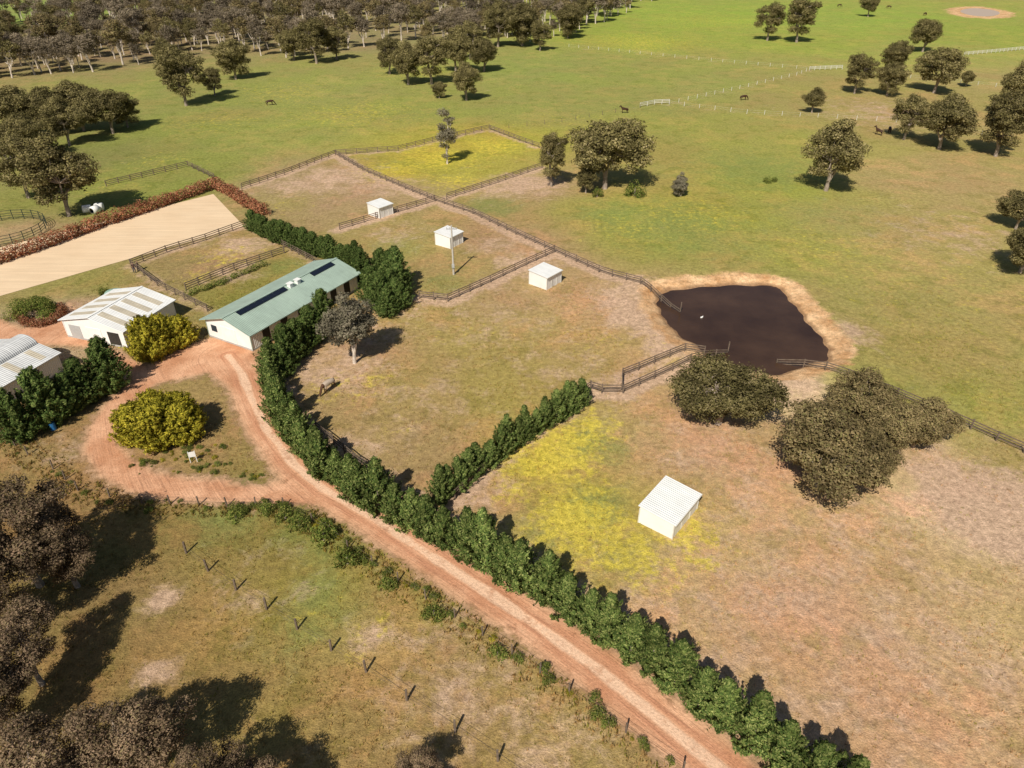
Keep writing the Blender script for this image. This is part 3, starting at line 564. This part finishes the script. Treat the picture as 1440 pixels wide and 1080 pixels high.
# ---------------------------------------------------------------- hedge strips, shrubs
def strip(name,px,hh,wd,leaf,per=240,ls=.26,seed=1):
    r=np.random.default_rng(seed); pts=walk(px,hh*.5,.5); CC=[];AA=[]
    for q in pts:
        hs=hh*r.uniform(.75,1.2); k=per
        e=unit(r.normal(size=(k,3))); s=r.uniform(.4,1,k)**.5
        C=np.array([q[0]+r.normal()*.15,q[1]+r.normal()*.15,hs*.5])+e*s[:,None]*np.array([wd/2,wd/2,hs*.55]); C[:,2]=np.abs(C[:,2]); CC.append(C); AA.append(e+np.array([0,0,.5])+r.normal(size=(k,3))*.6)
    C=np.concatenate(CC); V,Fc=leaves(C,np.tile([0,0,1.],(len(C),1)),ls*r.uniform(.7,1.4,len(C)),ls*.55,r,np.concatenate(AA))
    return ob(name,mk(name,V,Fc,[M[leaf]]))
strip('photinia_hedge',[(-40,372),(60,340),(130,314),(200,291),(255,272),(300,257),(322,266),(345,282),(372,296)],2.2,2.4,'red',120,.34)
strip('photinia_hedge',[(22,440),(35,452),(55,455),(75,448),(88,436),(84,428)],1.2,1.3,'red',150,.2,2)
p=G(42,432,1.2); ob('garden_shrub',blob('garden_shrub',71,3.4,3.0,2.4,'shrub',9000),(p[0],p[1],0))
sb=[blob('shrub_mesh_%d'%i,80+i,.75,.75,.8,'shrub',700,.16,9,.5) for i in range(3)]
sg=[blob('gold_shrub_mesh_%d'%i,90+i,.6,.6,.5,'gold',500,.14,8,.5) for i in range(2)]
rs=empty('roadside_shrubs')
for q in walk([(325,722),(400,712),(440,735),(490,772),(560,818),(640,868),(720,920),(800,975),(880,1030),(950,1078)],0,1.0):
    if random.random()<.85:
        s=random.uniform(.35,1.05) if q[1]>44 else random.uniform(.25,.8)
        ob('shrub',random.choice(sb if random.random()<.8 else sg),(q[0]+random.uniform(-.6,.6),q[1]+random.uniform(-.6,.6),0),random.uniform(0,6),s,rs)
for u,v,s in [(420,735,1.5),(455,752,1.7),(488,785,1.6),(400,722,1.2),(375,715,1.1),(545,818,1.1),(610,858,1.2),(330,722,1.1),(700,915,1.0)]:
    q=G(u,v,.6); ob('shrub',random.choice(sb),(q[0],q[1],0),random.uniform(0,6),s,rs)
for q in walk([(10,620),(50,645),(90,675),(110,692),(160,706),(240,712),(320,714)],0,1.4):
    if random.random()<.65: ob('shrub',random.choice(sb),(q[0]+random.uniform(-.9,.9),q[1]+random.uniform(-.9,.9),0),random.uniform(0,6),random.uniform(.2,.6),rs)
gs=empty('garden_bed_shrubs')
for _ in range(60):
    u,v=random.uniform(185,325),random.uniform(622,668)
    q=G(u,v); ob('shrub',random.choice(sb+sg),(q[0],q[1],0),random.uniform(0,6),random.uniform(.15,.55),gs)
for _ in range(14):
    q=G(*random.choice([(345,668),(352,664),(360,670),(366,674),(352,672)])); ob('shrub',random.choice(sg+sb),(q[0]+random.uniform(-.8,.8),q[1]+random.uniform(-.4,.4),0),0,random.uniform(.15,.35),gs)
for u,v,s in [(893,268,2.6),(1080,250,1.2),(1090,249,.9),(145,408,1.2),(840,270,1.6)]:
    q=G(u,v,1.0); ob('paddock_shrub',random.choice(sb),(q[0],q[1],0),random.uniform(0,6),(s,s,s*1.2))
q=G(957,258,2.5); ob('grey_shrub_tree',GUMG[0][0],(q[0],q[1],-1.6),1,(.56,.56,.64))
strip('lavender_hedge',[(265,412),(300,400),(335,385),(372,370)],.9,1.1,'shrub',90,.2,5)
q=G(166,428); 
V,Fc=tube([(0,0,0),(0,0,1.9),(0,0,2.0),(0,0,2.25)],[1.25,1.25,1.15,.15],20); ob('water_tank',mk('water_tank',V,Fc,[M['teal']],None,False),(q[0],q[1],0))
q=G(76,604); V,Fc=tube([(0,0,0),(0,0,.03),(0,0,.45),(0,0,.5),(0,0,.9),(0,0,.92)],[.28,.3,.3,.31,.3,.05],14); ob('blue_barrel',mk('blue_barrel',V,Fc,[simple('blue_plastic',(.03,.15,.35),.4)]),(q[0],q[1],0),0,1.0)
def bale():
    V,Fc=tube([(-.65,0,.65),(-.6,0,.65),(.6,0,.65),(.65,0,.65)],[.45,.65,.65,.45],16); Fc=Fc.tolist()+[list(range(16)),list(range(48,64))]; return mk('bale',V,Fc,[M['white']],None,True)
bm_=bale()
for u,v,a in [(124,299,.3),(135,300,1.2),(141,296,.2)]:
    q=G(u,v); ob('wrapped_hay_bale',bm_,(q[0],q[1],0),a,1.1)
q=G(273,650); e=empty('entrance_sign',(q[0],q[1],0),.3); mb=MB(); mb.box(-.34,-.28,-.04,.04,0,1.4); mb.box(.28,.34,-.04,.04,0,1.4); mb.box(-.27,.27,-.03,.03,.7,1.3); ob('sign_board',mb.mesh('sign_board',[M['white']]),parent=e)
# ---------------------------------------------------------------- animals / people
def skinmesh(name,verts,edges,rad,mat,sub=2):
    me=bpy.data.meshes.new(name+'_sk'); me.from_pydata(verts,edges,[]); o=bpy.data.objects.new(name+'_sk',me); scene.collection.objects.link(o)
    md=o.modifiers.new('s','SKIN'); md.use_smooth_shade=True
    for i,r in enumerate(rad):
        d=me.skin_vertices[0].data[i]; d.radius=(r,r) if not hasattr(r,'__len__') else r
    me.skin_vertices[0].data[0].use_root=True
    s=o.modifiers.new('ss','SUBSURF'); s.levels=sub; s.render_levels=sub
    dg=bpy.context.evaluated_depsgraph_get(); nm=bpy.data.meshes.new_from_object(o.evaluated_get(dg)); nm.name=name
    bpy.data.objects.remove(o); nm.materials.clear(); nm.materials.append(mat); return nm
def horse(name,mat,graze=True):
    v=[(-.55,0,1.15),(0,0,1.08),(.5,0,1.15)]; r=[.30,.31,.30]; e=[(0,1),(1,2)]
    nk=[(.85,0,1.15),(1.15,0,.8),(1.35,0,.45),(1.42,0,.25),(1.5,0,.1)] if graze else [(.8,0,1.45),(1.05,0,1.75),(1.15,0,1.9),(1.4,0,1.72),(1.58,0,1.6)]
    nr=[.2,.14,.13,.10,.07]; p=2
    for q,s in zip(nk,nr): v.append(q); r.append(s); e.append((p,len(v)-1)); p=len(v)-1
    hd=len(v)-3
    for s in (-1,1): v.append((v[hd][0]-.1,s*.09,v[hd][2]+.14)); r.append(.03); e.append((hd,len(v)-1))
    for s,o in ((-1,.0),(1,.12)):
        p=2
        for q,s_ in zip([(.5+o,s*.19,.9),(.52+o,s*.19,.5),(.5+o,s*.19,.12),(.54+o,s*.19,.03)],[.12,.065,.045,.06]): v.append(q); r.append(s_); e.append((p,len(v)-1)); p=len(v)-1
        p=0
        for q,s_ in zip([(-.6-o,s*.19,.9),(-.5-o,s*.19,.72),(-.74-o,s*.19,.48),(-.68-o,s*.19,.12),(-.63-o,s*.19,.03)],[.17,.11,.065,.045,.06]): v.append(q); r.append(s_); e.append((p,len(v)-1)); p=len(v)-1
    p=0
    for q,s_ in zip([(-.9,0,1.15),(-1.0,0,.8),(-1.0,0,.45)],[.06,.07,.04]): v.append(q); r.append(s_); e.append((p,len(v)-1)); p=len(v)-1
    return skinmesh(name,v,e,r,mat)
hb=simple('bay_horse_coat',(.06,.03,.018),.5,.3,2)
m=N('rugged_horse_coat'); sx=m.n('ShaderNodeSeparateXYZ'); m.l(m.obj(),sx.inputs[0])
rg=m.math('MULTIPLY',m.math('GREATER_THAN',sx.outputs[2],.72),m.math('LESS_THAN',m.math('ABSOLUTE',m.math('ADD',sx.outputs[0],.02)),.78))
hr=m.fin(m.pr(m.mix(rg,(.10,.05,.03),(.50,.40,.31)),.7,.1))
H1=horse('horse_bay',hb); H2=horse('horse_rug',hr); H3=horse('horse_stand',hb,False)
for u,v,a,me,s in [(463,549,4.2,H2,1.05),(380,148,0.3,H1,1.1),(878,159,3.3,H3,1.05),(1045,141,.2,H1,1.1),(1250,187,1.2,H1,1.1),(1235,190,2.2,H3,1.05),(1300,22,.5,H1,1.2),(1250,12,2.5,H1,1.2),(1180,10,0,H1,1.2)]:
    q=G(u,v); ob('horse',me,(q[0],q[1],0),a,s)
def person(name,mat):
    v=[(0,0,.95),(0,0,1.2),(0,0,1.42),(0,0,1.52),(0,.02,1.66),(0,.02,1.74)];r=[(.16,.11),(.15,.1),(.17,.1),.055,.1,.08];e=[(0,1),(1,2),(2,3),(3,4),(4,5)]
    for s in (-1,1):
        p=2
        for q,k in zip([(s*.2,0,1.4),(s*.26,.02,1.12),(s*.27,.12,.88),(s*.27,.16,.8)],[.065,.05,.038,.04]): v.append(q);r.append(k);e.append((p,len(v)-1));p=len(v)-1
        p=0
        for q,k in zip([(s*.1,0,.85),(s*.12,.05*s,.48),(s*.12,-.02,.1),(s*.12,.1,.04)],[.1,.07,.05,.045]): v.append(q);r.append(k);e.append((p,len(v)-1));p=len(v)-1
    return skinmesh(name,v,e,r,mat)
m=N('clothing_and_skin'); sx=m.n('ShaderNodeSeparateXYZ'); m.l(m.obj(),sx.inputs[0]); z=sx.outputs[2]
c=m.mix(m.math('GREATER_THAN',z,.93),(.03,.04,.075),(.10,.06,.05)); c=m.mix(m.math('GREATER_THAN',z,1.5),c,(.45,.28,.2)); c=m.mix(m.math('GREATER_THAN',z,1.7),c,(.05,.03,.02))
pm=person('person_mesh',m.fin(m.pr(c,.8,.1)))
for u,v,a in [(190,384,.4),(196,381,2.1)]:
    q=G(u,v); ob('person',pm,(q[0],q[1],0),a)
q=G(987,443); mb=skinmesh('duck',[(0,0,.05),(.2,0,.08),(-.2,0,.1),(.28,0,.25),(.38,0,.25)],[(0,1),(0,2),(1,3),(3,4)],[.16,.12,.07,.07,.03],M['white']); ob('duck',mb,(q[0],q[1],-.42),.5,.8)
# ---------------------------------------------------------------- grass tufts (one mesh)
n=80000; r=rng; TP=np.stack([r.uniform(-62,62,n),18+r.uniform(0,1,n)**1.2*80],1)
sdp=polysd(TP,POND)
gsd=np.minimum(pldist(TP,ROAD)-2.3,pldist(TP,LOOP)-1.9)
for y_ in (YARD,YARD2,JUNC,AR): gsd=np.minimum(gsd,polysd(TP,y_))
so_=blobs(TP,SOIL); patch=np.sin(TP[:,0]*.35+np.sin(TP[:,1]*.21)*2)*np.sin(TP[:,1]*.31+TP[:,0]*.1)
edge=pldist(TP,[G(*q) for q in FENCES[-3][1]])
kp=(gsd>0)&(sdp>3)&(r.random(n)>so_*1.2)&((r.random(n)<.35+.35*patch)|(edge<1.6))
TP=TP[kp]; col=gcol(TP); n=len(TP); big=np.where(edge[kp]<1.5,1.8,1.0)
nb=4; Cb=np.repeat(TP,nb,0)+r.normal(size=(n*nb,2))*.09; hgt=np.repeat(big,nb)*r.uniform(.08,.22,n*nb); an=r.uniform(0,6.28,n*nb); w=r.uniform(.02,.05,n*nb)*np.repeat(big,nb)
dxy=np.stack([np.cos(an),np.sin(an)],1); ln=r.normal(size=(n*nb,2))*.07
z0=np.zeros(n*nb); V=np.stack([np.c_[Cb-dxy*w[:,None],z0-.01],np.c_[Cb+dxy*w[:,None],z0-.01],np.c_[Cb+ln,hgt]],1).reshape(-1,3)
m=N('grass_blades'); ca=m.attr('tone').outputs['Color']; pr=m.n('ShaderNodeBsdfDiffuse'); m.l(ca,pr.inputs[0]); tl=m.n('ShaderNodeBsdfTranslucent'); m.l(ca,tl.inputs[0]); mx=m.n('ShaderNodeMixShader'); mx.inputs[0].default_value=.3; m.l(pr.outputs[0],mx.inputs[1]); m.l(tl.outputs[0],mx.inputs[2])
me=mk('grass_tufts',V,np.arange(len(V)).reshape(-1,3),[m.fin(mx.outputs[0])])
tint=col*r.uniform(.7,1.25,(n,1))*np.where(r.random((n,1))<.4,np.array([[.8,1.0,.6]]),np.array([[1.1,1.02,.95]]))
setc(me,'tone',np.repeat(tint,nb*3,0)); ob('grass_tufts',me)
# ---------------------------------------------------------------- light, world, camera
EL=math.radians(46); hd=np.array([.36,.93]); hd/=np.linalg.norm(hd)
ld=Vector((hd[0]*math.cos(EL),hd[1]*math.cos(EL),-math.sin(EL)))
L=bpy.data.lights.new('sun','SUN'); L.energy=5.0; L.angle=math.radians(.5); L.color=(1,.94,.83)
o=bpy.data.objects.new('sun',L); scene.collection.objects.link(o); o.rotation_euler=ld.to_track_quat('-Z','Y').to_euler(); o.location=(-40,-80,120)
w=bpy.data.worlds.new('World'); scene.world=w; w.use_nodes=True; nt=w.node_tree; bg=nt.nodes['Background']; sk=nt.nodes.new('ShaderNodeTexSky'); sk.sky_type='NISHITA'; sk.sun_disc=False
sk.sun_elevation=EL; sk.sun_rotation=math.atan2(-hd[0],-hd[1]); nt.links.new(sk.outputs[0],bg.inputs[0]); bg.inputs[1].default_value=.055
cam=bpy.data.cameras.new('camera'); cam.sensor_width=36; cam.lens=25; cam.clip_end=12000; cam.clip_start=.5
o=bpy.data.objects.new('camera',cam); scene.collection.objects.link(o); o.location=(0,0,H); o.rotation_euler=(math.pi/2-PITCH,0,0); scene.camera=o
scene.view_settings.view_transform='Standard'; scene.view_settings.look='None'; scene.view_settings.exposure=0
